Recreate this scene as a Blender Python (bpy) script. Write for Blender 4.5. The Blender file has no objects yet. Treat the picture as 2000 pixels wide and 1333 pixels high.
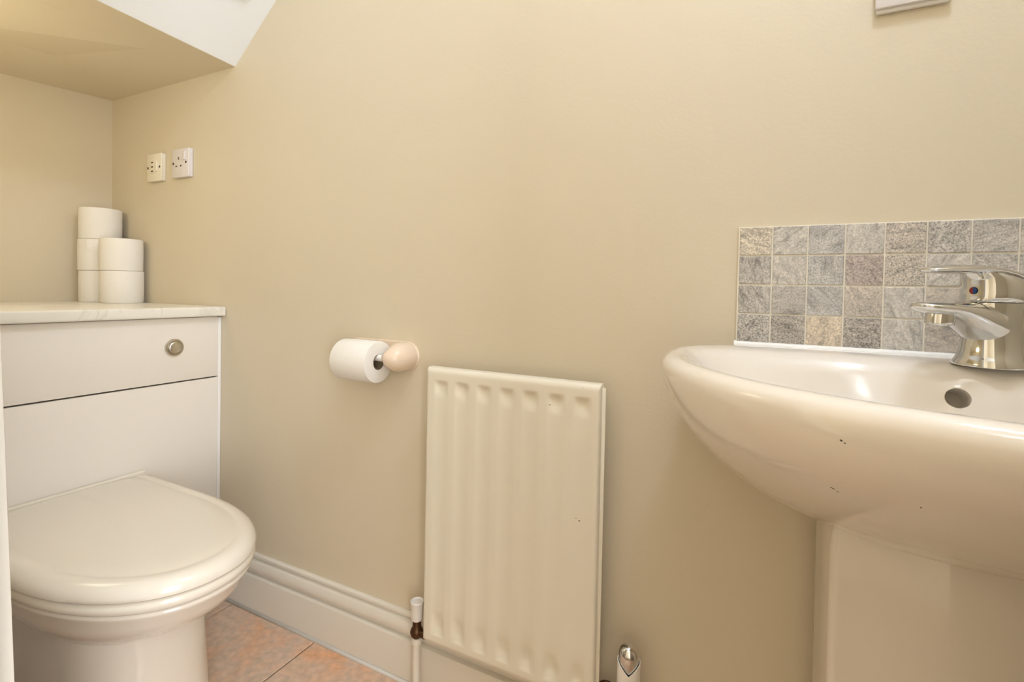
import bpy, bmesh, math, random
from mathutils import Vector, Matrix
random.seed(7)
PI = math.pi
scene = bpy.context.scene
col = scene.collection

# ------------------------------------------------------------------ camera
F_PX, PCX, PCY = 976.0, 1000.0, 587.0            # focal length and principal point, in 2000x1333 pixels
CAM = Vector((0.0, -0.88, 0.859))
def cam_axes(yaw, pitch, roll):
    f = Vector((math.sin(yaw)*math.cos(pitch), math.cos(yaw)*math.cos(pitch), -math.sin(pitch)))
    rt = Vector((math.cos(yaw), -math.sin(yaw), 0)); dn = f.cross(rt)
    c, s = math.cos(roll), math.sin(roll)
    return c*rt + s*dn, -s*rt + c*dn, f
RT, DN, FW = cam_axes(math.radians(-26.68), math.radians(1.15), math.radians(-1.14))
cd = bpy.data.cameras.new('camera'); cam = bpy.data.objects.new('camera', cd); col.objects.link(cam)
cam.matrix_world = Matrix((( RT.x, -DN.x, -FW.x, CAM.x), (RT.y, -DN.y, -FW.y, CAM.y), (RT.z, -DN.z, -FW.z, CAM.z), (0, 0, 0, 1)))
cd.sensor_width = 36.0; cd.lens = F_PX/2000*36; cd.shift_y = -(666.5-PCY)/2000; cd.clip_start = 0.01
scene.camera = cam
def on_y(x, y, Y):                                # a photo pixel on a plane parallel to the radiator wall
    d = RT*((x-PCX)/F_PX) + DN*((y-PCY)/F_PX) + FW
    return CAM + d*((Y-CAM.y)/d.y)

# ------------------------------------------------------------------ light and exposure
w = bpy.data.worlds.new('assumed_hall_ambient'); scene.world = w; w.use_nodes = True  # faint ambient light added as a stand-in for the hall
w.node_tree.nodes['Background'].inputs[0].default_value = (1.0, 0.97, 0.92, 1)
w.node_tree.nodes['Background'].inputs[1].default_value = 0.05
def area(name, loc, size, power, color, target=None):
    l = bpy.data.lights.new(name, 'AREA'); l.shape = 'DISK'; l.size = size; l.energy = power; l.color = color
    o = bpy.data.objects.new(name, l); col.objects.link(o); o.location = loc
    d = (Vector(target) - Vector(loc)) if target else Vector((0, 0, -1))
    o.rotation_euler = d.to_track_quat('-Z', 'Y').to_euler()
    return o
def globe(name, loc, radius, power, color):
    l = bpy.data.lights.new(name, 'POINT'); l.shadow_soft_size = radius; l.energy = power; l.color = color
    o = bpy.data.objects.new(name, l); col.objects.link(o); o.location = loc
    return o
globe('assumed_ceiling_lamp', (0.18, -0.48, 2.18), 0.07, 14.0, (0.85, 0.985, 1.26))  # assumed lamp out of view overhead, placed to suit the fall of light
globe('assumed_hall_lamp', (0.05, -1.45, 2.20), 0.14, 4.0, (0.90, 0.98, 1.12))  # assumed lamp, unseen, adding light through the doorway
globe('alcove_fill_lamp', (-1.50, -0.58, 1.22), 0.12, 2.0, (1.0, 0.91, 0.66))  # unseen warm lamp added to brighten the alcove's end wall and soffit
day = area('assumed_hall_daylight', (1.085, -1.45, 1.10), 1.2, 58.0, (0.93, 0.985, 1.07), (-1.0, -1.45, 1.10))   # unseen hall daylight, assumed, brightening the toilet end
day.data.shape = 'RECTANGLE'; day.data.size = 1.2; day.data.size_y = 1.8
vs = scene.view_settings
vs.view_transform = 'Standard'; vs.look = 'None'; vs.gamma = 1.0; vs.use_curve_mapping = False; vs.exposure = 0.19

# ------------------------------------------------------------------ materials
def srgb(r, g, b):
    f = lambda c: c/12.92 if c <= 0.04045 else ((c+0.055)/1.055)**2.4
    return (f(r/255), f(g/255), f(b/255), 1)
def mat(name, color, rough=0.5, metal=0.0, bump=0.0, bscale=200.0, coat=0.0, vary=0.0, vscale=3.0, spec=0.5):
    m = bpy.data.materials.new(name); m.use_nodes = True
    nt = m.node_tree; b = nt.nodes['Principled BSDF']
    b.inputs['Base Color'].default_value = color; b.inputs['Roughness'].default_value = rough
    b.inputs['Metallic'].default_value = metal; b.inputs['Coat Weight'].default_value = coat
    b.inputs['Coat Roughness'].default_value = 0.06; b.inputs['Specular IOR Level'].default_value = spec
    tc = nt.nodes.new('ShaderNodeTexCoord')
    if vary:
        n = nt.nodes.new('ShaderNodeTexNoise'); n.inputs['Scale'].default_value = vscale; n.inputs['Detail'].default_value = 6
        nt.links.new(tc.outputs['Object'], n.inputs['Vector'])
        mx = nt.nodes.new('ShaderNodeMix'); mx.data_type = 'RGBA'
        mx.inputs['A'].default_value = tuple(c*(1-vary) for c in color[:3])+(1,); mx.inputs['B'].default_value = tuple(min(1, c*(1+vary)) for c in color[:3])+(1,)
        nt.links.new(n.outputs['Fac'], mx.inputs['Factor']); nt.links.new(mx.outputs['Result'], b.inputs['Base Color'])
    if bump:
        n = nt.nodes.new('ShaderNodeTexNoise'); n.inputs['Scale'].default_value = bscale; n.inputs['Detail'].default_value = 4
        nt.links.new(tc.outputs['Object'], n.inputs['Vector'])
        bp = nt.nodes.new('ShaderNodeBump'); bp.inputs['Strength'].default_value = bump; bp.inputs['Distance'].default_value = 0.002
        nt.links.new(n.outputs['Fac'], bp.inputs['Height']); nt.links.new(bp.outputs['Normal'], b.inputs['Normal'])
    return m
M = {}
M['wall'] = mat('cream_wall_paint', srgb(216, 203, 177), 0.55, bump=0.12, bscale=160, vary=0.015, vscale=4)
M['white_paint'] = mat('white_ceiling_paint', srgb(242, 244, 245), 0.7, bump=0.05)
M['gloss'] = mat('white_gloss_woodwork', srgb(226, 218, 203), 0.28, bump=0.03, bscale=60)
M['laminate'] = mat('white_laminate', srgb(238, 230, 218), 0.38)
M['gap'] = mat('dark_gap', srgb(70, 58, 46), 0.8)
M['ceramic'] = mat('white_ceramic', srgb(232, 222, 207), 0.10, coat=0.4)
M['seat'] = mat('white_seat_plastic', srgb(234, 225, 209), 0.16, coat=0.2)
M['rad'] = mat('cream_radiator_enamel', srgb(228, 220, 201), 0.34, bump=0.04, bscale=40)
M['chrome'] = mat('chrome', (0.66, 0.66, 0.65, 1), 0.08, 1.0)
M['steel'] = mat('satin_steel', (0.62, 0.58, 0.50, 1), 0.28, 1.0)
M['bronze'] = mat('tarnished_brass', srgb(84, 58, 36), 0.35, 0.7)
M['dark'] = mat('black_plastic', (0.02, 0.02, 0.02, 1), 0.5)
M['tissue'] = mat('tissue_paper', srgb(240, 235, 226), 0.95, bump=0.25, bscale=260, spec=0.1)
M['card'] = mat('cardboard', srgb(120, 104, 78), 0.9)
M['beige_plastic'] = mat('beige_plastic', srgb(233, 212, 188), 0.22)
M['socket_cream'] = mat('cream_plastic', srgb(235, 226, 205), 0.35)
M['socket_white'] = mat('cool_white_plastic', srgb(226, 219, 216), 0.35)
M['hole'] = mat('dark_slot', srgb(74, 62, 48), 0.7)
M['white_plastic'] = mat('white_plastic', srgb(238, 233, 226), 0.3)
M['sealant'] = mat('white_sealant', srgb(244, 241, 234), 0.35)
M['tile_grout'] = mat('pale_grout', srgb(243, 235, 218), 0.9, bump=0.2)
M['floor_grout'] = mat('brown_grout', srgb(96, 74, 56), 0.95)
M['carpet'] = mat('brown_carpet', srgb(120, 98, 78), 0.95, bump=0.4, bscale=300)
M['red'] = mat('red_mark', srgb(150, 30, 22), 0.3)
M['blue'] = mat('blue_mark', srgb(12, 70, 140), 0.3)

def nodes(m): return m.node_tree, m.node_tree.nodes, m.node_tree.links
def ramp(nt, stops):
    r = nt.nodes.new('ShaderNodeValToRGB'); e = r.color_ramp.elements
    while len(e) < len(stops): e.new(0.5)
    for k, (p, c) in enumerate(stops): e[k].position = p; e[k].color = c
    return r
# worktop: off-white stone-look laminate with faint grey veins
M['marble'] = mat('veined_laminate', srgb(236, 230, 216), 0.25)
nt, nd, lk = nodes(M['marble'])
tc = nd.new('ShaderNodeTexCoord'); n1 = nd.new('ShaderNodeTexNoise'); n1.inputs['Scale'].default_value = 7; n1.inputs['Detail'].default_value = 8; n1.inputs['Distortion'].default_value = 1.6
lk.new(tc.outputs['Object'], n1.inputs['Vector'])
rp = ramp(nt, [(0.0, srgb(238, 232, 218)), (0.47, srgb(238, 232, 219)), (0.5, srgb(224, 218, 204)), (0.53, srgb(236, 230, 216))])
lk.new(n1.outputs['Fac'], rp.inputs['Fac']); lk.new(rp.outputs['Color'], nd['Principled BSDF'].inputs['Base Color'])
# floor tile: mottled terracotta and tan
M['floor_tile'] = mat('mottled_terracotta_tile', srgb(190, 140, 105), 0.42)
nt, nd, lk = nodes(M['floor_tile'])
tc = nd.new('ShaderNodeTexCoord'); oi = nd.new('ShaderNodeObjectInfo')
va = nd.new('ShaderNodeVectorMath'); va.operation = 'ADD'
lk.new(tc.outputs['Object'], va.inputs[0]); lk.new(oi.outputs['Location'], va.inputs[1])
n1 = nd.new('ShaderNodeTexNoise'); n1.inputs['Scale'].default_value = 9; n1.inputs['Detail'].default_value = 7; n1.inputs['Roughness'].default_value = 0.62; n1.inputs['Distortion'].default_value = 0.5
n2 = nd.new('ShaderNodeTexNoise'); n2.inputs['Scale'].default_value = 60; n2.inputs['Detail'].default_value = 6
lk.new(va.outputs[0], n1.inputs['Vector']); lk.new(va.outputs[0], n2.inputs['Vector'])
rp = ramp(nt, [(0.30, srgb(228, 172, 128)), (0.45, srgb(224, 184, 152)), (0.58, srgb(214, 188, 164)), (0.75, srgb(232, 194, 160))])
lk.new(n1.outputs['Fac'], rp.inputs['Fac'])
r2 = ramp(nt, [(0.3, (0.80, 0.80, 0.80, 1)), (0.7, (1.08, 1.08, 1.08, 1))]); lk.new(n2.outputs['Fac'], r2.inputs['Fac'])
mx = nd.new('ShaderNodeMix'); mx.data_type = 'RGBA'; mx.blend_type = 'MULTIPLY'; mx.inputs['Factor'].default_value = 1
lk.new(rp.outputs['Color'], mx.inputs['A']); lk.new(r2.outputs['Color'], mx.inputs['B']); lk.new(mx.outputs['Result'], nd['Principled BSDF'].inputs['Base Color'])
bp = nd.new('ShaderNodeBump'); bp.inputs['Strength'].default_value = 0.15; bp.inputs['Distance'].default_value = 0.002
lk.new(n2.outputs['Fac'], bp.inputs['Height']); lk.new(bp.outputs['Normal'], nd['Principled BSDF'].inputs['Normal'])
# splashback stone: tint from the object's own colour, alpha = how strongly it is speckled, streaks through a stretched noise
M['stone'] = mat('stone_mosaic', srgb(170, 165, 155), 0.55)
nt, nd, lk = nodes(M['stone'])
tc = nd.new('ShaderNodeTexCoord'); oi = nd.new('ShaderNodeObjectInfo')
sc_ = nd.new('ShaderNodeVectorMath'); sc_.operation = 'SCALE'; sc_.inputs['Scale'].default_value = 37.0
lk.new(oi.outputs['Location'], sc_.inputs[0])
va = nd.new('ShaderNodeVectorMath'); va.operation = 'ADD'; lk.new(tc.outputs['Object'], va.inputs[0]); lk.new(sc_.outputs[0], va.inputs[1])
rotv = nd.new('ShaderNodeVectorRotate'); rotv.rotation_type = 'Y_AXIS'; lk.new(tc.outputs['Object'], rotv.inputs['Vector'])
ma = nd.new('ShaderNodeMath'); ma.operation = 'MULTIPLY'; ma.inputs[1].default_value = 3.1; lk.new(oi.outputs['Random'], ma.inputs[0]); lk.new(ma.outputs[0], rotv.inputs['Angle'])
mp = nd.new('ShaderNodeMapping'); mp.inputs['Scale'].default_value = (30, 60, 110); lk.new(rotv.outputs[0], mp.inputs['Vector'])
va2 = nd.new('ShaderNodeVectorMath'); va2.operation = 'ADD'; lk.new(mp.outputs[0], va2.inputs[0]); lk.new(sc_.outputs[0], va2.inputs[1])
streak = nd.new('ShaderNodeTexNoise'); streak.inputs['Scale'].default_value = 1.0; streak.inputs['Detail'].default_value = 7; streak.inputs['Roughness'].default_value = 0.65; streak.inputs['Distortion'].default_value = 1.2
lk.new(va2.outputs[0], streak.inputs['Vector'])
speck = nd.new('ShaderNodeTexNoise'); speck.inputs['Scale'].default_value = 420; speck.inputs['Detail'].default_value = 3; speck.inputs['Roughness'].default_value = 0.8
lk.new(va.outputs[0], speck.inputs['Vector'])
rs = ramp(nt, [(0.32, (0.45, 0.44, 0.43, 1)), (0.46, (0.92, 0.92, 0.92, 1)), (0.66, (1.3, 1.3, 1.3, 1))]); lk.new(streak.outputs['Fac'], rs.inputs['Fac'])
rk = ramp(nt, [(0.38, (0.22, 0.22, 0.22, 1)), (0.50, (0.95, 0.95, 0.95, 1)), (0.64, (1.45, 1.45, 1.45, 1))]); lk.new(speck.outputs['Fac'], rk.inputs['Fac'])
m1 = nd.new('ShaderNodeMix'); m1.data_type = 'RGBA'; m1.blend_type = 'MULTIPLY'; m1.inputs['Factor'].default_value = 0.8
lk.new(oi.outputs['Color'], m1.inputs['A']); lk.new(rs.outputs['Color'], m1.inputs['B'])
m2 = nd.new('ShaderNodeMix'); m2.data_type = 'RGBA'; m2.blend_type = 'MULTIPLY'
lk.new(oi.outputs['Alpha'], m2.inputs['Factor']); lk.new(m1.outputs['Result'], m2.inputs['A']); lk.new(rk.outputs['Color'], m2.inputs['B'])
lk.new(m2.outputs['Result'], nd['Principled BSDF'].inputs['Base Color'])
bp = nd.new('ShaderNodeBump'); bp.inputs['Strength'].default_value = 0.35; bp.inputs['Distance'].default_value = 0.0015
lk.new(streak.outputs['Fac'], bp.inputs['Height']); lk.new(bp.outputs['Normal'], nd['Principled BSDF'].inputs['Normal'])

# ------------------------------------------------------------------ helpers
def tag(o, label=None, cat=None, group=None, kind=None):
    if label: o['label'] = label
    if cat: o['category'] = cat
    if group: o['group'] = group
    if kind: o['kind'] = kind
    return o
def empty(name, loc, label, cat, group=None):
    o = bpy.data.objects.new(name, None); o.empty_display_size = 0.05; col.objects.link(o); o.location = loc
    o.rotation_euler = (0, 0, 0)
    return tag(o, label, cat, group)
def world_loc(o):
    v = Vector((0, 0, 0))
    while o: v += o.location; o = o.parent
    return v
def link(name, bm, m, parent=None, smooth=True, angle=None):
    """bm is in world coordinates; the object keeps its own origin at its parent's"""
    bmesh.ops.recalc_face_normals(bm, faces=bm.faces)
    me = bpy.data.meshes.new(name)
    if parent: bmesh.ops.translate(bm, verts=bm.verts, vec=-world_loc(parent))
    bm.to_mesh(me); bm.free()
    for p in me.polygons: p.use_smooth = smooth
    if smooth and angle: me.set_sharp_from_angle(angle=math.radians(angle))
    me.materials.append(m)
    o = bpy.data.objects.new(name, me); col.objects.link(o)
    if parent: o.parent = parent
    return o
def box_bm(x0, x1, y0, y1, z0, z1, bevel=0.0, seg=2):
    bm = bmesh.new(); bmesh.ops.create_cube(bm, size=1)
    for v in bm.verts: v.co = Vector((x0 if v.co.x < 0 else x1, y0 if v.co.y < 0 else y1, z0 if v.co.z < 0 else z1))
    if bevel: bmesh.ops.bevel(bm, geom=bm.edges[:], offset=bevel, segments=seg, affect='EDGES', profile=0.5)
    return bm
def box(name, dims, m, parent=None, bevel=0.0, seg=2):
    return link(name, box_bm(*dims, bevel=bevel, seg=seg), m, parent, bool(bevel), 40 if bevel else None)
def loft_bm(rings, cap0=True, cap1=True, closed=True):
    bm = bmesh.new(); R = [[bm.verts.new(p) for p in r] for r in rings]
    n = len(rings[0])
    for a, b in zip(R[:-1], R[1:]):
        for i in range(n if closed else n-1):
            j = (i+1) % n; bm.faces.new((a[i], a[j], b[j], b[i]))
    if cap0: bm.faces.new(list(reversed(R[0])))
    if cap1: bm.faces.new(R[-1])
    return bm
def lathe_bm(prof, origin, axis=(0, 0, 1), n=48, cap0=False, cap1=False):
    """prof = [(radius, height along axis)]"""
    a = Vector(axis).normalized(); q = Vector((0, 0, 1)).rotation_difference(a); o = Vector(origin)
    rings = [[o + q @ Vector((r*math.cos(2*PI*i/n), r*math.sin(2*PI*i/n), h)) for i in range(n)] for r, h in prof]
    bm = loft_bm(rings, cap0, cap1); bmesh.ops.remove_doubles(bm, verts=bm.verts, dist=1e-6)
    return bm
def prism_bm(poly_xz, y0, y1):
    bm = loft_bm([[Vector((x, y0, z)) for x, z in poly_xz], [Vector((x, y1, z)) for x, z in poly_xz]]); return bm
def join_bm(*bms):
    out = bmesh.new()
    for b in bms:
        me = bpy.data.meshes.new('tmp'); b.to_mesh(me); b.free(); out.from_mesh(me); bpy.data.meshes.remove(me)
    return out
def smoothstep(a, b, x):
    t = max(0.0, min(1.0, (x-a)/(b-a))); return t*t*(3-2*t)
def lerp_table(tab, x):
    if x <= tab[0][0]: return tab[0][1]
    for (a, u), (b, v) in zip(tab[:-1], tab[1:]):
        if x <= b: return u + (v-u)*(x-a)/(b-a)
    return tab[-1][1]

# ------------------------------------------------------------------ the room
XL, XR, YF, ZC = -1.92, 0.78, -0.70, 2.30
tag(box('wall_back', (XL-0.1, XR+0.1, 0, 0.1, -0.05, 2.45), M['wall']), 'cream painted wall behind the radiator and basin', kind='structure')
tag(box('wall_left', (XL-0.1, XL, -0.80, 0.0, -0.05, 2.45), M['wall']), 'cream painted end wall above the toilet unit', kind='structure')
tag(box('wall_right', (XR, XR+0.1, -0.80, 0.0, -0.05, 2.45), M['wall']), 'cream painted wall beyond the basin', kind='structure')
DOOR_L, DOOR_R = -0.567, 0.16
tag(box('wall_front_left', (XL, DOOR_L-0.15, YF-0.1, YF, -0.05, 2.45), M['wall']), 'cream painted wall left of the doorway', kind='structure')
tag(box('wall_front_right', (DOOR_R+0.03, XR, YF-0.1, YF, -0.05, 2.45), M['wall']), 'cream painted wall right of the doorway', kind='structure')
tag(box('wall_front_top', (DOOR_L-0.15, DOOR_R+0.03, YF-0.1, YF, 2.06, 2.45), M['wall']), 'cream painted wall above the doorway', kind='structure')
# soffit under the stairs, slightly out of level, with the white sloping stair ceiling above it
def soffit_bm():
    ys = [0.0, YF]
    r = []
    for y in ys:
        zl, zr = 1.453+0.06*y, 1.451-0.044*y
        r.append([Vector((XL, y, zl)), Vector((-1.298, y, zr)), Vector((-1.298+0.008, y, zr+0.012)), Vector((XL, y, zl+0.03))])
    return loft_bm(r)
tag(link('ceiling_soffit', soffit_bm(), M['wall'], smooth=False), 'cream boxed soffit over the toilet unit', kind='structure')
def slope_bm():
    r = []
    for y in (0.0, YF):
        zr = 1.451-0.044*y
        r.append([Vector((-1.298+0.001, y, zr+0.001)), Vector((-1.298+(ZC-zr)/0.864, y, ZC)), Vector((-1.298+(ZC-zr)/0.864-0.1, y, ZC+0.02)), Vector((-1.38, y, zr+0.02))])
    return loft_bm(r)
tag(link('ceiling_slope', slope_bm(), M['white_paint'], smooth=False), 'white sloping ceiling under the stairs', kind='structure')
tag(box('ceiling', (-0.40, XR, YF, 0, ZC, ZC+0.08), M['white_paint']), 'white flat ceiling', kind='structure')
# the hall the photograph is taken from
HY, HX0, HX1 = -2.1, -1.3, 1.1
tag(box('wall_hall_rear', (HX0-0.1, HX1+0.1, HY-0.1, HY, -0.05, 2.45), M['wall']), 'cream hall wall behind the doorway', kind='structure')
tag(box('wall_hall_left', (HX0-0.1, HX0, HY, YF-0.1, -0.05, 2.45), M['wall']), 'cream hall wall left of the doorway', kind='structure')
tag(box('wall_hall_right', (HX1, HX1+0.1, HY, YF-0.1, -0.05, 2.45), M['wall']), 'cream hall wall right of the doorway', kind='structure')
tag(box('wall_hall_front', (XR, HX1, YF-0.1, YF, -0.05, 2.45), M['wall']), 'cream hall wall beside the basin room', kind='structure')
tag(box('ceiling_hall', (HX0, HX1, HY, YF-0.1, 2.42, 2.5), M['white_paint']), 'white hall ceiling', kind='structure')
tag(box('floor_hall', (HX0, HX1, HY, YF-0.105, -0.06, -0.002), M['carpet']), 'brown hall carpet', kind='structure')
# floor: grout bed with each tile laid on it
floor = tag(box('floor', (XL, XR, -0.80, 0.0, -0.06, -0.004), M['floor_grout']), 'floor of terracotta tiles with brown joints', kind='structure')
PX, PY = 0.309, 0.309
tm = None
for i in range(-1, 6):
    for j in range(0, 2):
        x0, x1 = -1.255+PX*i, -1.255+PX*(i+1); y1, y0 = -0.005-PY*j, -0.005-PY*(j+1)
        if tm is None:
            bm = box_bm(-PX/2+0.002, PX/2-0.002, -PY/2+0.002, PY/2-0.002, -0.01, 0.0, bevel=0.0012, seg=1)
            o = link('tile', bm, M['floor_tile'], smooth=False); tm = o.data
        else:
            o = bpy.data.objects.new('tile', tm); col.objects.link(o)
        o.parent = floor; o.location = ((x0+x1)/2, (y0+y1)/2, 0)
# skirting board with an ogee and beads
SK = [(0, 0.146), (-0.006, 0.146), (-0.009, 0.144), (-0.0095, 0.139), (-0.0075, 0.1370), (-0.0022, 0.1345), (-0.0035, 0.131), (-0.0115, 0.127), (-0.0150, 0.119), (-0.0158, 0.112),
      (-0.0150, 0.104), (-0.0115, 0.0995), (-0.0060, 0.0965), (-0.0070, 0.0935), (-0.014, 0.0925), (-0.0185, 0.091), (-0.019, 0.0885), (-0.019, 0.0), (0, 0.0)]
bm = loft_bm([[Vector((x, y, z)) for y, z in SK] for x in (-1.346, XR)])
sk = tag(link('baseboard_back', bm, M['gloss'], angle=35), 'white moulded skirting board along the radiator wall', kind='structure')
bm = loft_bm([[Vector((x, -0.019, 0.006)), Vector((x, -0.0235, 0.0045)), Vector((x, -0.027, -0.002)), Vector((x, -0.019, -0.002))] for x in (-1.346, XR)])
link('sealant_line', bm, M['sealant'], sk)
# doorway lining at the left edge, leaning slightly
def jamb_bm(x0, x1, y0, y1, z0, z1, lean):
    bm = box_bm(x0, x1, y0, y1, z0, z1, bevel=0.003)
    for v in bm.verts:
        if v.co.x > x0+0.006: v.co.x += lean*(0.72-v.co.z)
    return bm
j1 = tag(link('trim_1', jamb_bm(DOOR_L-0.16, DOOR_L, YF-0.1, YF+0.004, -0.004, 2.04, 0.092), M['gloss'], angle=40), 'white door lining at the left edge of the doorway', kind='structure')
link('door_stop', jamb_bm(DOOR_L-0.008, DOOR_L+0.011, YF-0.07, YF-0.018, -0.004, 2.04, 0.092), M['gloss'], j1, angle=40)
tag(box('trim_2', (DOOR_R, DOOR_R+0.028, YF-0.1, YF+0.004, -0.004, 2.06), M['gloss'], bevel=0.003), 'white door lining at the right edge of the doorway', kind='structure')

# ------------------------------------------------------------------ toilet unit and worktop
UX = -1.348
unit = empty('toilet_unit', (-1.62, -0.35, 0), 'white boxed toilet unit with a flush button beneath the worktop', 'cabinet')
ZJ, ZT = 0.604, 0.772
box('body', (XL+0.002, UX-0.018, YF+0.002, -0.006, 0, ZT), M['gap'], unit)
def panel(name, z0, z1, parent):
    return box(name, (UX-0.016, UX, YF+0.004, -0.009, z0, z1), M['laminate'], parent, bevel=0.0012)
up = panel('upper_panel', ZJ+0.0018, ZT-0.002, unit)
lp = panel('lower_panel', 0.002, ZJ-0.0018, unit)
box('scribe_strip', (UX-0.016, UX+0.0015, -0.0085, -0.0005, 0.0, ZT-0.004), M['sealant'], unit, bevel=0.001)
# flush button
by, bz = -0.125, 0.695
fb = tag(link('flush_button', lathe_bm([(0, 0), (0.0225, 0), (0.0225, 0.004), (0.021, 0.006), (0.0185, 0.0065), (0.0170, 0.0045), (0.0165, 0.004), (0.0, 0.004)], (UX, by, bz), (1, 0, 0)), M['steel'], unit, angle=40), 'satin metal flush button')
link('push_disc', lathe_bm([(0.0, 0.002), (0.0155, 0.002), (0.0155, 0.0065), (0.0145, 0.0078), (0.0115, 0.0085), (0.0108, 0.0078), (0.006, 0.0086), (0, 0.009)], (UX, by, bz), (1, 0, 0)), M['steel'], fb, angle=40)
def worktop_bm():
    x0, x1, y0, y1, z0, z1 = XL+0.001, UX+0.021, YF+0.002, -0.0015, ZT, 0.798
    bm = box_bm(x0, x1, y0, y1, z0, z1)
    e = [e for e in bm.edges if all(v.co.x > x1-1e-4 for v in e.verts) and abs(e.verts[0].co.z-e.verts[1].co.z) < 1e-5]
    bmesh.ops.bevel(bm, geom=e, offset=0.005, segments=4, affect='EDGES', profile=0.5)
    e = [e for e in bm.edges if e.is_valid and all(v.co.y > y1-1e-4 for v in e.verts) and all(v.co.x > x1-0.006 for v in e.verts)]
    return bm
tag(link('worktop', worktop_bm(), M['marble'], angle=40), 'off-white veined worktop on top of the toilet unit', 'worktop')

# ------------------------------------------------------------------ toilet
TY, TXM, TA, TB, TBACK = -0.363, -1.09, 0.298, 0.175, -1.343
def d_outline(inset, z, n=2.15, nf=44, back=TBACK, a=TA, b=TB, xm=TXM, backw=None):
    pts = []
    aa, bb = a-inset, b-inset
    for i in range(nf+1):
        t = -PI/2 + PI*i/nf; c, s = math.cos(t), math.sin(t)
        pts.append(Vector((xm + aa*math.copysign(abs(c)**(2/n), c), TY + bb*math.copysign(abs(s)**(2/n), s), z)))
    bw = (backw if backw is not None else b+0.002)-inset
    xb = back+min(inset, 0.02)
    for k in range(1, 8): 
        t = k/8; pts.append(Vector((xm+(xb+0.012-xm)*t, TY+bb+(bw-bb)*t, z)))
    for k in range(0, 5):
        t = k/4*PI/2; pts.append(Vector((xb+0.012-0.012*math.sin(t), TY+bw-0.012+0.012*math.cos(t), z)))
    for k in range(1, 8): pts.append(Vector((xb, TY+(bw-0.012)*(1-k/4), z)))
    for k in range(0, 5):
        t = k/4*PI/2; pts.append(Vector((xb+0.012-0.012*math.cos(t), TY-bw+0.012-0.012*math.sin(t), z)))
    for k in range(1, 8):
        t = k/8; pts.append(Vector((xb+0.012+(xm-xb-0.012)*t, TY-bw+(bw-bb)*t, z)))
    return pts
wc = empty('toilet', (-1.1, TY, 0), 'white toilet with closed lid standing against the boxed unit', 'toilet')
def solid(name, rings, m, parent, angle=50): return link(name, loft_bm(rings), m, parent, angle=angle)
lid = solid('lid', [d_outline(i, z) for i, z in ((0.010, 0.3720), (0.003, 0.3720), (0.0, 0.3745), (0.0, 0.380), (0.003, 0.3870), (0.009, 0.3930), (0.018, 0.3970), (0.029, 0.3984), (0.0325, 0.3970), (0.036, 0.3982), (0.06, 0.4), (0.10, 0.401), (0.15, 0.4015))], M['seat'], wc)
bm = loft_bm([[Vector((x, y, z)) for x, z in ((TBACK-0.004, 0.372), (TBACK+0.014, 0.372), (TBACK+0.014, 0.4005), (TBACK+0.010, 0.403), (TBACK+0.0, 0.403), (TBACK-0.004, 0.4015))] for y in (TY-0.168, TY+0.163)])
link('hinge_cover', bm, M['seat'], wc, angle=40)
solid('seat', [d_outline(i, z) for i, z in ((0.014, 0.3515), (0.006, 0.3515), (0.002, 0.355), (0.001, 0.362), (0.003, 0.3675), (0.008, 0.3705), (0.02, 0.3712))], M['seat'], wc)
# the pan: rim, bowl sweeping in and the foot column
def pan_rings():
    out = []
    # z, half width, front x, back x, exponent
    tab = [(0.3505, 0.166, -0.800, -1.342, 2.15), (0.347, 0.1695, -0.7965, -1.342, 2.15), (0.343, 0.1690, -0.7975, -1.342, 2.15), (0.338, 0.1660, -0.802, -1.342, 2.15), (0.322, 0.1620, -0.810, -1.342, 2.15), (0.305, 0.1550, -0.824, -1.342, 2.15), (0.290, 0.1455, -0.843, -1.342, 2.15), (0.276, 0.1340, -0.868, -1.342, 2.15),
           (0.266, 0.1230, -0.893, -1.342, 2.2), (0.259, 0.1135, -0.915, -1.342, 2.3), (0.256, 0.1100, -0.924, -1.342, 2.5), (0.250, 0.1090, -0.926, -1.342, 2.6), (0.20, 0.1100, -0.922, -1.342, 2.6), (0.12, 0.1115, -0.914, -1.342, 2.6), (0.04, 0.113, -0.906, -1.342, 2.6), (0.0, 0.116, -0.900, -1.342, 2.6)]
    for z, hw, xf, xb, n in tab:
        xm = -1.10
        out.append(d_outline(0, z, n=n, back=xb, a=xf-xm, b=hw, xm=xm, backw=hw))
    return out
solid('pan', pan_rings(), M['ceramic'], wc, angle=70)

# ------------------------------------------------------------------ spare toilet rolls
def roll_meshes(r, h, rc=0.021):
    body = lathe_bm([(rc, 0.001), (r-0.0022, 0.0), (r-0.0006, 0.0006), (r, 0.0022), (r+0.0006, h*0.5), (r, h-0.0022), (r-0.0006, h-0.0006), (r-0.0022, h), (rc, h-0.001), (rc, 0.001)], (0, 0, 0))
    core = lathe_bm([(rc-0.0002, 0.001), (rc-0.0002, h-0.001), (rc-0.0018, h-0.001), (rc-0.0018, 0.001), (rc-0.0002, 0.001)], (0, 0, 0))
    return body, core
RH = 0.0955
b_, c_ = roll_meshes(0.0535, RH)
rb = link('paper', b_, M['tissue'], angle=35); rc = link('core', c_, M['card'], angle=50)
SX, SY, FX, FY = -1.850, -0.062, -1.737, -0.057
spots = [((SX, SY), 0, 'white toilet roll at the bottom of the taller rear stack'),
         ((SX-0.002, SY-0.002), 1, 'white toilet roll in the middle of the taller rear stack'),
         ((SX-0.002, SY+0.0), 2, 'white toilet roll on top of the taller rear stack'),
         ((FX, FY), 0, 'white toilet roll at the bottom of the shorter front stack'),
         ((FX-0.001, FY-0.0015), 1, 'white toilet roll on top of the shorter front stack')]
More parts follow.
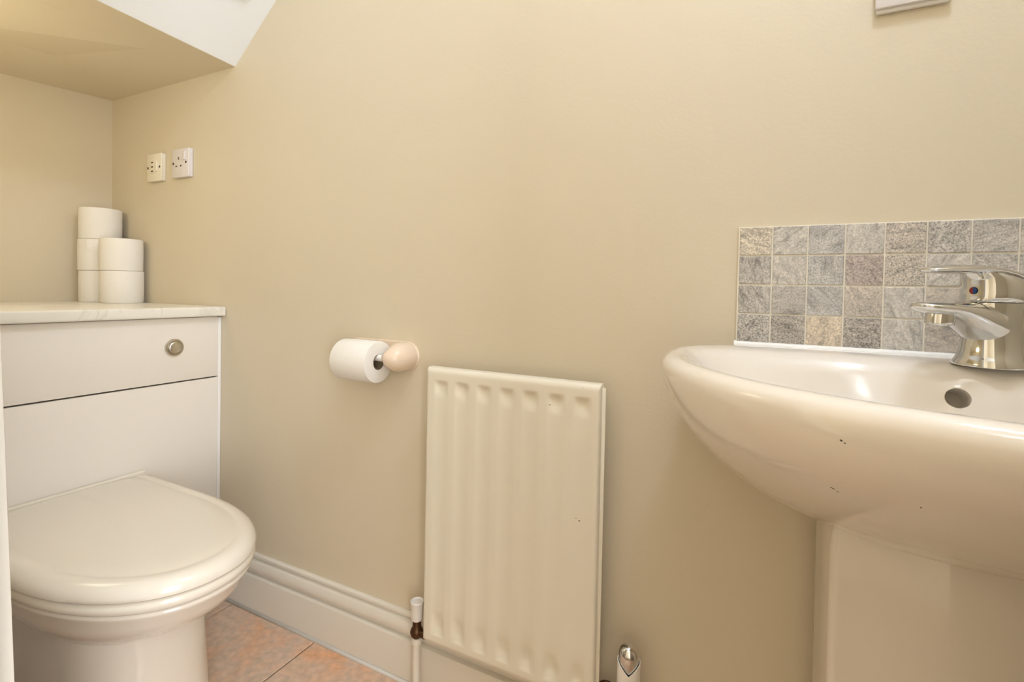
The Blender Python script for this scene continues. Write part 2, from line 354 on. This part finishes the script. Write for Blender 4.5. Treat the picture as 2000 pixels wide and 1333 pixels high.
for k, ((x, y), lev, lab) in enumerate(spots):
    e = empty('toilet_roll', (x, y, 0.7982+lev*(RH+0.0004)), lab, 'toilet roll', 'spare toilet rolls stacked on the worktop')
    p = rb if k == 0 else rb.copy(); c = rc if k == 0 else rc.copy()
    if k: col.objects.link(p); col.objects.link(c)
    p.parent = e; c.parent = e
    e.rotation_euler.z = random.uniform(-1, 1)
    if k == 1:     # loose end of the paper hanging on this roll
        e.rotation_euler.z = 0
        bmf = bmesh.new(); vs_ = []
        for i in range(7):
            a = math.radians(-62+i*4); rr = 0.0546+0.0014*math.sin(i)
            vs_.append((bmf.verts.new((x+rr*math.cos(a), y+rr*math.sin(a), 0.7982+2*(RH)-0.002)), bmf.verts.new((x+rr*math.cos(a+0.03*i), y+rr*math.sin(a+0.03*i), 0.7982+2*RH-0.02-0.006*i))))
        for (a, b), (c2, d) in zip(vs_[:-1], vs_[1:]): bmf.faces.new((a, b, d, c2))
        link('loose_sheet', bmf, M['tissue'], e)

# ------------------------------------------------------------------ electrical plates
def plate_bm(x0, x1, z0, z1, y1, proud, taper=0.0015, bev=0.002):
    bm = box_bm(x0, x1, y1-proud, y1, z0, z1, bevel=bev)
    return bm
so1 = empty('fused_spur', (-1.680, 0, 1.170), 'cream fused switch plate, left of the pair on the wall', 'switch', 'wall plates above the worktop')
x0, x1, z0, z1 = -1.693, -1.616, 1.167, 1.250
link('back_box', box_bm(x0+0.001, x1-0.001, -0.009, -0.0005, z0+0.001, z1-0.001, bevel=0.001), M['socket_cream'], so1, angle=40)
link('face_plate', box_bm(x0, x1, -0.0145, -0.0085, z0, z1, bevel=0.0025), M['socket_cream'], so1, angle=40)
fr = link('fuse_carrier', box_bm(x0+0.021, x0+0.047, -0.0165, -0.014, z0+0.024, z0+0.062, bevel=0.001), M['socket_cream'], so1, angle=40)
for dz in (-0.013, 0.0, 0.013): link('slot', box_bm(x0+0.029, x0+0.039, -0.0169, -0.0161, z0+0.043+dz-0.002, z0+0.043+dz+0.002), M['hole'], fr, False)
link('rocker', box_bm(x0+0.049, x0+0.060, -0.0185, -0.014, z0+0.028, z0+0.058, bevel=0.0015), M['socket_cream'], so1, angle=40)
for dx in (0.0085, 0.0695): link('screw', lathe_bm([(0, 0), (0.0035, 0), (0.0035, 0.001), (0, 0.0012)], (x0+dx, -0.0143, z0+0.0415), (0, -1, 0), 16), M['hole'], so1)
so2 = empty('power_socket', (-1.535, 0, 1.172), 'cool white single switched power socket, right of the pair on the wall', 'socket', 'wall plates above the worktop')
x0, x1, z0, z1 = -1.562, -1.481, 1.168, 1.251
link('back_box', box_bm(x0+0.001, x1-0.001, -0.009, -0.0005, z0+0.001, z1-0.001, bevel=0.001), M['socket_white'], so2, angle=40)
link('face_plate', box_bm(x0, x1, -0.0145, -0.0085, z0, z1, bevel=0.0025), M['socket_white'], so2, angle=40)
for dx, dz, wx, wz in ((0.034, 0.055, 0.004, 0.008), (0.023, 0.033, 0.0065, 0.004), (0.045, 0.033, 0.0065, 0.004)):
    link('pin_hole', box_bm(x0+dx-wx/2, x0+dx+wx/2, -0.0150, -0.0143, z0+dz-wz/2, z0+dz+wz/2), M['hole'], so2, False)
link('rocker', box_bm(x0+0.058, x0+0.068, -0.0185, -0.014, z0+0.049, z0+0.074, bevel=0.0015), M['socket_white'], so2, angle=40)
for dx in (0.0085, 0.0695): link('screw', lathe_bm([(0, 0), (0.0035, 0), (0.0035, 0.001), (0, 0.0012)], (x0+dx, -0.0143, z0+0.0415), (0, -1, 0), 16), M['hole'], so2)
pl = empty('wall_plate', (0.175, 0, 1.262), 'white plate high on the wall above the basin', 'switch')
link('back_box', box_bm(0.1335, 0.2145, -0.007, -0.0005, 1.263, 1.345, bevel=0.001), M['white_plastic'], pl, angle=40)
link('face_plate', box_bm(0.131, 0.217, -0.0125, -0.0065, 1.2675, 1.347, bevel=0.002), M['socket_white'], pl, angle=40)
# pale fitting on the sloping ceiling
fit = empty('ceiling_fitting', (-1.19, -0.13, 1.55), 'pale flat fitting on the white sloping ceiling at the top edge', 'fitting')
def on_slope(u, y, h):  # u metres up the slope from its lower edge
    zr = 1.451-0.044*y; d = Vector((1, 0, 0.864)).normalized(); nrm = Vector((0.864, 0, -1)).normalized()
    return Vector((-1.298, y, zr)) + d*u + nrm*h
def slope_plate(u0, u1, y0, y1, h):
    return loft_bm([[on_slope(u, y, hh) for u, y in ((u0, y0), (u1, y0), (u1, y1), (u0, y1))] for hh in (0.0, h)])
link('fitting_body', slope_plate(0.172, 0.32, -0.19, -0.06, 0.006), M['white_paint'], fit, False)

# ------------------------------------------------------------------ toilet roll holder
ho = empty('toilet_roll_holder', (-0.72, 0, 0.675), 'beige plastic toilet roll holder fixed to the wall', 'roll holder')
bm = bmesh.new()
def stadium(xa, xb, zc, r, y, n=16):
    p = []
    for i in range(n+1): t = -PI/2+PI*i/n; p.append(Vector((xb-r+r*math.cos(t), y, zc+r*math.sin(t))))
    for i in range(n+1): t = PI/2+PI*i/n; p.append(Vector((xa+r+r*math.cos(t), y, zc+r*math.sin(t))))
    return p
HZ = 0.7095
link('back_plate', loft_bm([stadium(-0.868, -0.664, HZ, 0.033, 0.0), stadium(-0.868, -0.664, HZ, 0.033, -0.004), stadium(-0.866, -0.666, HZ, 0.031, -0.0058)]), M['beige_plastic'], ho, angle=40)
def horn_rings():
    out = []; N = 18
    P = [Vector((-0.698, -0.003, HZ)), Vector((-0.6965, -0.030, HZ)), Vector((-0.690, -0.055, HZ)), Vector((-0.7125, -0.0585, HZ))]
    R0 = [(0.0, 0.0325), (0.2, 0.0325), (0.45, 0.0310), (0.7, 0.0262), (0.88, 0.0190), (0.96, 0.0145), (1.0, 0.0090)]
    for k in range(N+1):
        t = k/N; s = 1-t
        c = P[0]*s**3 + P[1]*3*s*s*t + P[2]*3*s*t*t + P[3]*t**3
        d = ((P[1]-P[0])*3*s*s + (P[2]-P[1])*6*s*t + (P[3]-P[2])*3*t*t).normalized()
        u = Vector((0, 0, 1)); v = d.cross(u).normalized(); r = lerp_table(R0, t)
        out.append([c + u*(r*math.sin(2*PI*i/32)) + v*(r*math.cos(2*PI*i/32)) for i in range(32)])
    return out
link('arm', loft_bm(horn_rings()), M['beige_plastic'], ho, angle=60)
link('spindle', lathe_bm([(0, 0), (0.0072, 0), (0.0072, 0.142), (0.006, 0.146), (0, 0.147)], (-0.716, -0.0585, HZ), (-1, 0, 0), 24), M['white_plastic'], ho, angle=40)
tr = empty('toilet_roll', (-0.787, -0.0585, 0.655), 'white toilet roll in use on the beige wall holder', 'toilet roll')
tb, tcore = roll_meshes(0.0445, 0.099, 0.0168)
for b in (tb, tcore):
    bmesh.ops.rotate(b, verts=b.verts, cent=(0, 0, 0), matrix=Matrix.Rotation(-PI/2, 3, 'Y'))
    bmesh.ops.translate(b, verts=b.verts, vec=(-0.7265, -0.0585, HZ-0.0090))
link('paper', tb, M['tissue'], tr, angle=35); link('core', tcore, M['card'], tr, angle=50)

# ------------------------------------------------------------------ radiator
ra = empty('radiator', (-0.415, -0.06, 0.153), 'cream ribbed panel radiator on the wall below the roll holder', 'radiator')
RX0, RX1, RZ0, RZ1, RY = -0.593, -0.238, 0.155, 0.7035, -0.072
GX = [-0.5575+0.0481*k for k in range(7)]
def groove(x, z):
    d = 0.0
    for g in GX:
        q = abs(x-g)
        if q < 0.0175:
            prof = max(0.0, 1-(q/0.0165)**2)
            top, bot = 0.6800-z, z-0.1725
            v = min(0.0019*prof, max(0.0, min(top, bot))*0.4)
            pk = max(smoothstep(0, 0.011, top)*(1-smoothstep(0.012, 0.040, top)), smoothstep(0, 0.020, bot)*(1-smoothstep(0.022, 0.055, bot)))
            v += 0.0048*pk*max(0.0, 1-(q/0.0145)**2)
            d = max(d, v)
    return max(0.0, d)
def sm(fn, x, z, h=0.0012): return (fn(x, z)*2+fn(x-h, z)+fn(x+h, z)+fn(x, z-h)+fn(x, z+h))/6
def axis_samples(a, b, fine):
    xs = [a, a+0.001, a+0.0025, a+0.005, a+0.008, a+0.012]
    n = int((b-a-0.024)/fine); xs += [a+0.012+(b-a-0.024)*k/n for k in range(1, n)]
    xs += [b-0.012, b-0.008, b-0.005, b-0.0025, b-0.001, b]
    return xs
def edge_drop(x, z):
    def arc(d, r): 
        if d >= r: return 0.0
        return r - math.sqrt(max(0, r*r-(r-d)**2))
    return max(arc(x-RX0, 0.006), arc(RX1-x, 0.006), arc(RZ1-z, 0.011), arc(z-RZ0, 0.006))
xs = axis_samples(RX0, RX1, 0.0032)
zs = [RZ0, RZ0+0.001, RZ0+0.0025, RZ0+0.005, RZ0+0.008, RZ0+0.012] + [0.170+0.0025*k for k in range(22)] + [0.225+0.02*k for k in range(1, 21)] + [0.640+0.0025*k for k in range(20)] + [RZ1-0.011, RZ1-0.008, RZ1-0.0055, RZ1-0.003, RZ1-0.0012, RZ1-0.0004, RZ1]
zs = sorted(set(round(z, 5) for z in zs))
bm = bmesh.new()
G = [[bm.verts.new((x, RY+sm(groove, x, z)+edge_drop(x, z), z)) for x in xs] for z in zs]
for a, b in zip(G[:-1], G[1:]):
    for i in range(len(xs)-1): bm.faces.new((a[i], a[i+1], b[i+1], b[i]))
bd = [e for e in bm.edges if e.is_boundary]
ex = bmesh.ops.extrude_edge_only(bm, edges=bd)
nv = [v for v in ex['geom'] if isinstance(v, bmesh.types.BMVert)]
for v in nv: v.co.y = -0.050
bmesh.ops.contextual_create(bm, geom=[e for e in bm.edges if e.is_boundary])
link('front_panel', bm, M['rad'], ra, angle=50)
link('seam_flange', box_bm(RX0-0.0035, RX1+0.0060, -0.0600, -0.0570, RZ0+0.004, RZ1-0.006, bevel=0.001), M['rad'], ra, angle=40)
link('rear_panel', box_bm(RX0+0.004, RX1-0.004, -0.049, -0.036, RZ0+0.004, RZ1-0.012, bevel=0.004), M['rad'], ra, angle=40)
for bx in (-0.52, -0.31): link('bracket', box_bm(bx-0.012, bx+0.012, -0.0375, -0.0005, 0.30, 0.60), M['rad'], ra, False)
def valve(x, y, capz, right):
    cm = M['bronze'] if right else M['white_plastic']
    vb = tag(link('valve', join_bm(lathe_bm([(0, -0.013), (0.008, -0.0115), (0.0125, -0.006), (0.0138, 0), (0.0125, 0.006), (0.009, 0.011), (0.0085, 0.029), (0, 0.029)], (x, y, capz-0.062), n=28),
            lathe_bm([(0.008, 0), (0.008, 0.022), (0.0055, 0.024), (0.0055, 0.05)], (x, y, capz-0.062), (-1 if right else 1, 0, 0), 20)), M['bronze'], ra, angle=40), 'tarnished brown valve')
    link('valve_cap', lathe_bm([(0, -0.036), (0.0105, -0.036), (0.0120, -0.032), (0.0135, 0.0), (0.0142, 0.001), (0.0138, 0.003), (0.0115, 0.0032), (0.0105, 0.001), (0.0, 0.0025)], (x, y, capz), n=32), cm, vb, angle=35)
    link('pipe', lathe_bm([(0.0078, 0.0), (0.0078, capz-0.066)], (x, y, 0.0), n=24), M['gloss'], ra)
    link('collar', lathe_bm([(0.0078, 0), (0.0105, 0.001), (0.0105, 0.012), (0.0078, 0.014)], (x, y, capz-0.086), n=24), M['gloss'], vb, angle=35)
valve(-0.621, -0.052, 0.2115, False)
valve(-0.2225, -0.05, 0.182, True)

# ------------------------------------------------------------------ toilet brush in its white holder
br = empty('toilet_brush', (-0.182, -0.062, 0), 'chrome topped toilet brush in a slim white notched holder', 'toilet brush')
bx, byy = -0.182, -0.062
def notch_tube():
    n = 64; prof = []
    a0 = math.atan2(CAM.y-byy, CAM.x-bx)
    rings = []
    def zr(z): return lerp_table([(0, 0.0250), (0.03, 0.0250), (0.09, 0.022), (0.14, 0.0195), (0.3, 0.0185)], z)
    zs_ = [0.0, 0.01, 0.03, 0.06, 0.09, 0.115, 0.14, 0.16]
    for z in zs_: rings.append([(zr(z), z)]*n)
    def top(a):
        d = abs((a-a0+PI) % (2*PI)-PI)/(PI/2)
        return 0.253 - 0.016*(1-math.sin(d*PI/2)) if d < 1 else 0.253+0.002*(d-1)
    outer = [[Vector((bx+r*math.cos(2*PI*i/n), byy+r*math.sin(2*PI*i/n), z)) for i, (r, z) in enumerate(rg)] for rg in rings]
    for f in (0.4, 0.75, 0.96, 1.0):
        outer.append([Vector((bx+0.0188*math.cos(2*PI*i/n), byy+0.0188*math.sin(2*PI*i/n), 0.16+(top(2*PI*i/n)-0.16)*f)) for i in range(n)])
    inner = [[Vector((bx+0.0172*math.cos(2*PI*i/n), byy+0.0172*math.sin(2*PI*i/n), 0.16+(top(2*PI*i/n)-0.16)*f)) for i in range(n)] for f in (1.0, 0.6, 0.1)]
    return loft_bm(outer+inner)
link('holder', notch_tube(), M['white_plastic'], br, angle=35)
link('handle', lathe_bm([(0, 0.15), (0.005, 0.15), (0.005, 0.232), (0.009, 0.2335), (0.0145, 0.237), (0.0165, 0.240), (0.0165, 0.262), (0.0160, 0.2665), (0.0143, 0.2708), (0.0117, 0.2745), (0.0083, 0.2770), (0.0043, 0.2785), (0, 0.279)], (bx, byy, 0)), M['chrome'], br, angle=50)

# ------------------------------------------------------------------ splashback of stone mosaic
sp = empty('splashback', (-0.037, 0, 0.784), 'grey stone mosaic tile splashback on the wall behind the basin tap', 'splashback')
TP, TPZ, NC, NR = 0.0473, 0.0456, 11, 4
box('grout_bed', (-0.0375, -0.0375+NC*TP+0.001, -0.0055, -0.0005, 0.782, 0.9665), M['tile_grout'], sp)
GREY, LIGHT, WARM, BLUE, DARK, BEIGE, ORANGE, RED = (190, 184, 175), (204, 198, 188), (200, 190, 177), (192, 188, 182), (182, 174, 164), (214, 203, 184), (217, 202, 180), (188, 175, 166)
grid = [[(BEIGE, 0.62), (LIGHT, 0.40), (BLUE, 0.51), (LIGHT, 0.36), (WARM, 0.66), (GREY, 0.70), (GREY, 0.47), (WARM, 0.47)],
        [(GREY, 0.55), (LIGHT, 0.40), (BLUE, 0.59), (RED, 0.55), (WARM, 0.77), (LIGHT, 0.33), (GREY, 0.55), (GREY, 0.47)],
        [(GREY, 0.59), (GREY, 0.47), (BLUE, 0.51), (WARM, 0.44), (LIGHT, 0.33), (WARM, 0.33), (GREY, 0.47), (GREY, 0.47)],
        [(GREY, 0.74), (DARK, 0.81), (ORANGE, 0.47), (DARK, 0.85), (LIGHT, 0.33), (WARM, 0.33), (GREY, 0.47), (GREY, 0.47)]]
tile_me = None
for r in range(NR):
    for c in range(NC):
        if tile_me is None:
            bm = box_bm(-TP/2+0.0011, TP/2-0.0011, -0.0072, -0.001, -TPZ/2+0.0011, TPZ/2-0.0011, bevel=0.0008, seg=1)
            o = link('tile', bm, M['stone'], smooth=False); tile_me = o.data
        else:
            o = bpy.data.objects.new('tile', tile_me); col.objects.link(o)
        o.parent = sp
        o.location = (TP*(c+0.5)+0.0004, random.uniform(-0.0004, 0.0004), 0.9665-0.784-TPZ*(r+0.5))
        (cr, cg, cb), a = grid[r][c] if c < 8 else ((GREY, .3) if (r+c) % 2 else (LIGHT, .3))
        k = srgb(cr, cg, cb); o.color = (k[0], k[1], k[2], a)
bm = loft_bm([[Vector((x, -0.0005, 0.786)), Vector((x, -0.0075, 0.7855)), Vector((x, -0.0105, 0.7825)), Vector((x, -0.0115, 0.779)), Vector((x, -0.0005, 0.779))] for x in (-0.040, 0.486)])
link('sealant_bead', bm, M['sealant'], sp, angle=60)

# ------------------------------------------------------------------ basin on its pedestal
BX = 0.235
ba = empty('washbasin', (BX, -0.2, 0), 'large white ceramic pedestal washbasin against the wall', 'basin')
def b_outline(a, yc, front, back, z, nb=3.2, n=96, ax=0.0, bulge=0.0, nfr=2.0):
    p = []
    for i in range(n):
        t = 2*PI*i/n; c, s = math.cos(t), math.sin(t)
        if s <= 0:  # front half
            X = a*math.copysign(abs(c)**(2/nfr), c); Y = yc-(front+yc)*abs(s)**(2/nfr) if True else 0
            Y = yc-(front-abs(yc))*abs(s)**(2/nfr)
        else:
            X = a*math.copysign(abs(c)**(2/nb), c); Y = yc+(abs(yc)-back)*abs(s)**(2/nb)
            if bulge: Y -= bulge*math.exp(-((X)/0.085)**2)*smoothstep(0.5, 0.95, abs(s))
        p.append(Vector((BX+X, Y, z)))
    return p
# outside, from below up: z, half width, front distance, back gap, side centre line
OUT = [(0.560, 0.105, 0.165, 0.010, -0.11), (0.568, 0.138, 0.188, 0.006, -0.12), (0.579, 0.163, 0.208, 0.004, -0.13), (0.590, 0.188, 0.230, 0.003, -0.14), (0.601, 0.216, 0.256, 0.003, -0.14), (0.618, 0.248, 0.297, 0.003, -0.14), (0.643, 0.282, 0.348, 0.003, -0.14), (0.672, 0.311, 0.398, 0.003, -0.145), (0.700, 0.331, 0.434, 0.003, -0.15),
       (0.720, 0.342, 0.454, 0.003, -0.155), (0.740, 0.350, 0.470, 0.003, -0.157), (0.755, 0.3545, 0.479, 0.003, -0.158), (0.766, 0.3560, 0.4815, 0.003, -0.16), (0.7735, 0.3545, 0.480, 0.003, -0.16), (0.7785, 0.350, 0.4755, 0.003, -0.16), (0.7808, 0.344, 0.469, 0.004, -0.16), (0.7808, 0.338, 0.462, 0.009, -0.162)]
rings = [b_outline(a, yc, f, bk, z) for z, a, f, bk, yc in OUT]
# inside, from the rim down
INN = [(0.7800, 0.330, 0.455, 0.050, -0.165, 0.030), (0.7770, 0.322, 0.449, 0.060, -0.17, 0.040), (0.7700, 0.314, 0.443, 0.069, -0.175, 0.044), (0.755, 0.304, 0.435, 0.078, -0.18, 0.044), (0.735, 0.290, 0.423, 0.088, -0.19, 0.042), (0.71, 0.265, 0.402, 0.104, -0.20, 0.036), (0.69, 0.232, 0.375, 0.124, -0.21, 0.026), (0.675, 0.19, 0.345, 0.148, -0.22, 0.014), (0.665, 0.14, 0.312, 0.176, -0.23, 0.006), (0.660, 0.08, 0.272, 0.205, -0.235, 0.0), (0.6585, 0.03, 0.250, 0.225, -0.2375, 0.0)]
rings += [b_outline(a, yc, f, bk, z, nb=2.5, bulge=bu) for z, a, f, bk, yc, bu in INN]
bowl = link('bowl', loft_bm(rings), M['ceramic'], ba, angle=60)
# overflow: a real hole cut into the back of the bowl
OV = Vector((0.207, -0.128, 0.7445)); OD = Vector((0.05, 1, -0.30)).normalized()
cut = link('cutter', lathe_bm([(0.0118, -0.03), (0.0118, 0.045)], OV, OD, 32, True, True), M['ceramic'])
mod = bowl.modifiers.new('hole', 'BOOLEAN'); mod.object = cut; mod.operation = 'DIFFERENCE'; mod.solver = 'EXACT'
dg = bpy.context.evaluated_depsgraph_get(); dg.update()
me2 = bpy.data.meshes.new_from_object(bowl.evaluated_get(dg)); bowl.modifiers.clear(); old = bowl.data; bowl.data = me2; me2.name = 'bowl'
bpy.data.objects.remove(cut); bpy.data.meshes.remove(old)
for p in me2.polygons: p.use_smooth = True
me2.set_sharp_from_angle(angle=math.radians(50))
# thicker flange of the basin along the wall
FL = [(0.755, 0.325), (0.735, 0.338), (0.712, 0.343), (0.690, 0.342), (0.668, 0.334), (0.645, 0.321), (0.625, 0.303), (0.606, 0.279), (0.588, 0.249), (0.572, 0.217), (0.560, 0.186), (0.548, 0.152), (0.540, 0.120)]
fl = [(-a, z) for z, a in FL] + [(a, z) for z, a in reversed(FL)]
link('rear_flange', loft_bm([[Vector((BX+x*k, y, 0.74+(z-0.74)*k)) for x, z in fl] for y, k in ((-0.003, 1.0), (-0.026, 1.0), (-0.036, 0.995), (-0.044, 0.975), (-0.05, 0.93))]), M['ceramic'], ba, angle=60)
# pedestal: boxy column with rounded front, open towards the wall
def ped_outline(hw, front, z, back=0.022, r=0.012):
    p = [Vector((BX-hw, -back, z)), Vector((BX-hw+0.002, -back-0.05, z))]
    def corner(cx, cy, a0, a1, m=7): return [Vector((cx+r*math.cos(a0+(a1-a0)*k/m), cy+r*math.sin(a0+(a1-a0)*k/m), z)) for k in range(m+1)]
    w2 = hw-0.001
    p += corner(BX-w2+r, -front+0.03+r, PI, 1.5*PI)
    for k in range(1, 12):
        t = -1+2*k/12; p.append(Vector((BX+t*(w2-r), -front-0.0+0.03*t*t, z)))
    p += corner(BX+w2-r, -front+0.03+r, 1.5*PI, 2*PI)
    p += [Vector((BX+hw-0.002, -back-0.05, z)), Vector((BX+hw, -back, z))]
    return p
PED = [(0.0, 0.166, 0.225), (0.02, 0.163, 0.220), (0.10, 0.158, 0.215), (0.30, 0.155, 0.210), (0.48, 0.156, 0.210), (0.56, 0.156, 0.212), (0.598, 0.150, 0.200)]
link('pedestal', loft_bm([ped_outline(h, f, z) for z, h, f in PED]), M['ceramic'], ba, angle=45)

# ------------------------------------------------------------------ mixer tap, swivelled towards the left
TAPC = Vector((0.245, -0.09, 0.7805)); UD = Vector((-0.79, -0.62, 0)).normalized(); UP = Vector((0, 0, 1)); SD = UP.cross(UD)
ta = empty('mixer_tap', TAPC, 'chrome single lever mixer tap on the basin rim', 'tap')
def TPt(s, v, z): return Vector((TAPC.x, TAPC.y, 0)) + UD*s + SD*v + UP*z
def vring(s0, s1, hv, z0, z1=None, n=40, ex=2.4):   # horizontal superellipse from s0 to s1
    c, h = (s0+s1)/2, (s1-s0)/2; out = []
    for i in range(n):
        t = 2*PI*i/n; a, b = math.cos(t), math.sin(t)
        ss = c+h*math.copysign(abs(a)**(2/ex), a); vv = hv*math.copysign(abs(b)**(2/ex), b)
        out.append(TPt(ss, vv, z0 if z1 is None else z0+(z1-z0)*(ss-s0)/(s1-s0)))
    return out
def sring(s, hv, zb, zt, n=40, ex=2.3, lean=0.0):    # cross-section of the spout at distance s
    c, h = (zb+zt)/2, (zt-zb)/2; out = []
    for i in range(n):
        t = 2*PI*i/n; a, b = math.cos(t), math.sin(t)
        out.append(TPt(s+lean*b, hv*math.copysign(abs(a)**(2/ex), a), c+h*math.copysign(abs(b)**(2/ex), b)))
    return out
body = link('body', loft_bm([vring(-0.034, 0.034, 0.0335, 0.7800, ex=2.6), vring(-0.034, 0.034, 0.0335, 0.7835, ex=2.6), vring(-0.032, 0.031, 0.0305, 0.790), vring(-0.030, 0.0285, 0.0280, 0.800), vring(-0.029, 0.0275, 0.0265, 0.812), vring(-0.029, 0.028, 0.0265, 0.826), vring(-0.030, 0.030, 0.0275, 0.840), vring(-0.031, 0.031, 0.0285, 0.852), vring(-0.031, 0.031, 0.0285, 0.8555), vring(-0.029, 0.029, 0.0265, 0.8562)]), M['chrome'], ta, angle=60)
SPT = [(-0.012, 0.024, 0.800, 0.850), (0.010, 0.0255, 0.803, 0.8545), (0.025, 0.0255, 0.810, 0.8555), (0.040, 0.0245, 0.8205, 0.8560), (0.052, 0.0235, 0.8285, 0.8560), (0.064, 0.0225, 0.8350, 0.8560), (0.078, 0.0215, 0.8395, 0.8560), (0.090, 0.0200, 0.8410, 0.8558), (0.099, 0.0178, 0.8430, 0.8552), (0.1055, 0.0135, 0.8455, 0.8544), (0.1085, 0.0065, 0.8490, 0.8530)]
spout = link('spout', loft_bm([sring(s, h, a, b) for s, h, a, b in SPT]), M['chrome'], ta, angle=60)
ac = TPt(0.0775, 0, 0.8380); ax_ = (UP*-1 + UD*0.10).normalized()
aer = link('aerator', lathe_bm([(0.0, -0.004), (0.0138, -0.004), (0.0142, 0.004), (0.0136, 0.0085), (0.0118, 0.0092), (0.0112, 0.0075), (0.0, 0.0075)], ac, ax_, 36), M['chrome'], ta, angle=35)
link('mesh_screen', lathe_bm([(0.0, 0.0078), (0.0108, 0.0078), (0.0108, 0.0082), (0, 0.0084)], ac, ax_, 24), M['steel'], aer)
# lever handle: round cap, forward sweeping thin lever
cap = link('handle', loft_bm([vring(-0.030, 0.030, 0.0275, 0.8572), vring(-0.031, 0.0305, 0.0285, 0.859), vring(-0.031, 0.030, 0.0285, 0.868, 0.866), vring(-0.031, 0.030, 0.0282, 0.872, 0.878), vring(-0.030, 0.031, 0.0275, 0.875, 0.886), vring(-0.027, 0.034, 0.025, 0.880, 0.8915), vring(-0.022, 0.036, 0.021, 0.8835, 0.8945), vring(-0.012, 0.034, 0.013, 0.8875, 0.8965)]), M['chrome'], ta, angle=60)
LEV = [(-0.034, 0.012, 0.876, 0.881), (-0.028, 0.020, 0.8765, 0.8865), (-0.015, 0.0245, 0.880, 0.8915), (0.0, 0.0255, 0.8845, 0.8950), (0.018, 0.0250, 0.8880, 0.8975), (0.035, 0.0235, 0.8895, 0.8990), (0.052, 0.0215, 0.8880, 0.8995), (0.068, 0.0195, 0.8880, 0.8988), (0.082, 0.0175, 0.8882, 0.8974), (0.092, 0.0145, 0.8887, 0.8957), (0.098, 0.0100, 0.8896, 0.8945), (0.1005, 0.0050, 0.8915, 0.8935)]
link('lever', loft_bm([sring(s, h, a, b, ex=2.2) for s, h, a, b in LEV]), M['chrome'], cap, angle=60)
dotc = TPt(0.0300, 0.0, 0.8695)
for nm, mm, a0 in (('hot_mark', M['red'], -PI/2), ('cold_mark', M['blue'], PI/2)):
    b2 = bmesh.new(); c0 = b2.verts.new(dotc+UD*0.0012)
    vsx = [b2.verts.new(dotc+UD*0.0008+SD*(0.0042*math.cos(a0+PI*k/14)*(-1))*1.0+UP*0.0042*math.sin(a0+PI*k/14)) for k in range(15)]
    for p, q in zip(vsx[:-1], vsx[1:]): b2.faces.new((c0, p, q))
    link(nm, b2, mm, cap)

# ------------------------------------------------------------------ small chips and marks in the enamel
from mathutils.bvhtree import BVHTree
M['chip'] = mat('dark_chip', srgb(86, 72, 58), 0.8)
def chip(obj, parent, x, y, r, stretch=1.0, ang=0.0):
    bvh = BVHTree.FromPolygons([v.co for v in obj.data.vertices], [tuple(p.vertices) for p in obj.data.polygons])
    o = CAM - world_loc(obj); d = (RT*((x-PCX)/F_PX) + DN*((y-PCY)/F_PX) + FW).normalized()
    p, nrm, _, _ = bvh.ray_cast(o, d)
    if p is None: return
    if nrm.dot(d) > 0: nrm = -nrm
    p = p + world_loc(obj); t = nrm.orthogonal().normalized(); t = (RT - nrm*RT.dot(nrm)).normalized(); b = nrm.cross(t)
    ca, sa = math.cos(ang), math.sin(ang); t, b = t*ca+b*sa, b*ca-t*sa
    ring = []
    for k in range(9):
        a = 2*PI*k/9; q = r*random.uniform(0.65, 1.1); ring.append(t*(q*stretch*math.cos(a)) + b*(q*math.sin(a)))
    link('chip', loft_bm([[p - nrm*0.0006 + v for v in ring], [p + nrm*0.00025 + v*0.9 for v in ring]]), M['chip'], parent, False)
for x, y, r, st, an in ((1643, 861, 0.0012, 1.0, 0), (1650, 866, 0.0007, 1.0, 0), (1626, 954, 0.0007, 3.2, 0.25), (1636, 961, 0.0006, 2.0, 0.4), (1799, 992, 0.0006, 1.4, 0)):
    chip(bowl, ba, x, y, r, st, an)
rp_ = [o for o in ra.children if o.name.startswith('front_panel')][0]
for x, y, r, st, an in ((1074, 791, 0.0013, 1.0, 0.6), (1131, 1018, 0.0012, 1.8, 0.5), (1125, 1013, 0.0008, 1.0, 0), (1139, 758, 0.0008, 1.0, 0)):
    chip(rp_, ra, x, y, r, st, an)
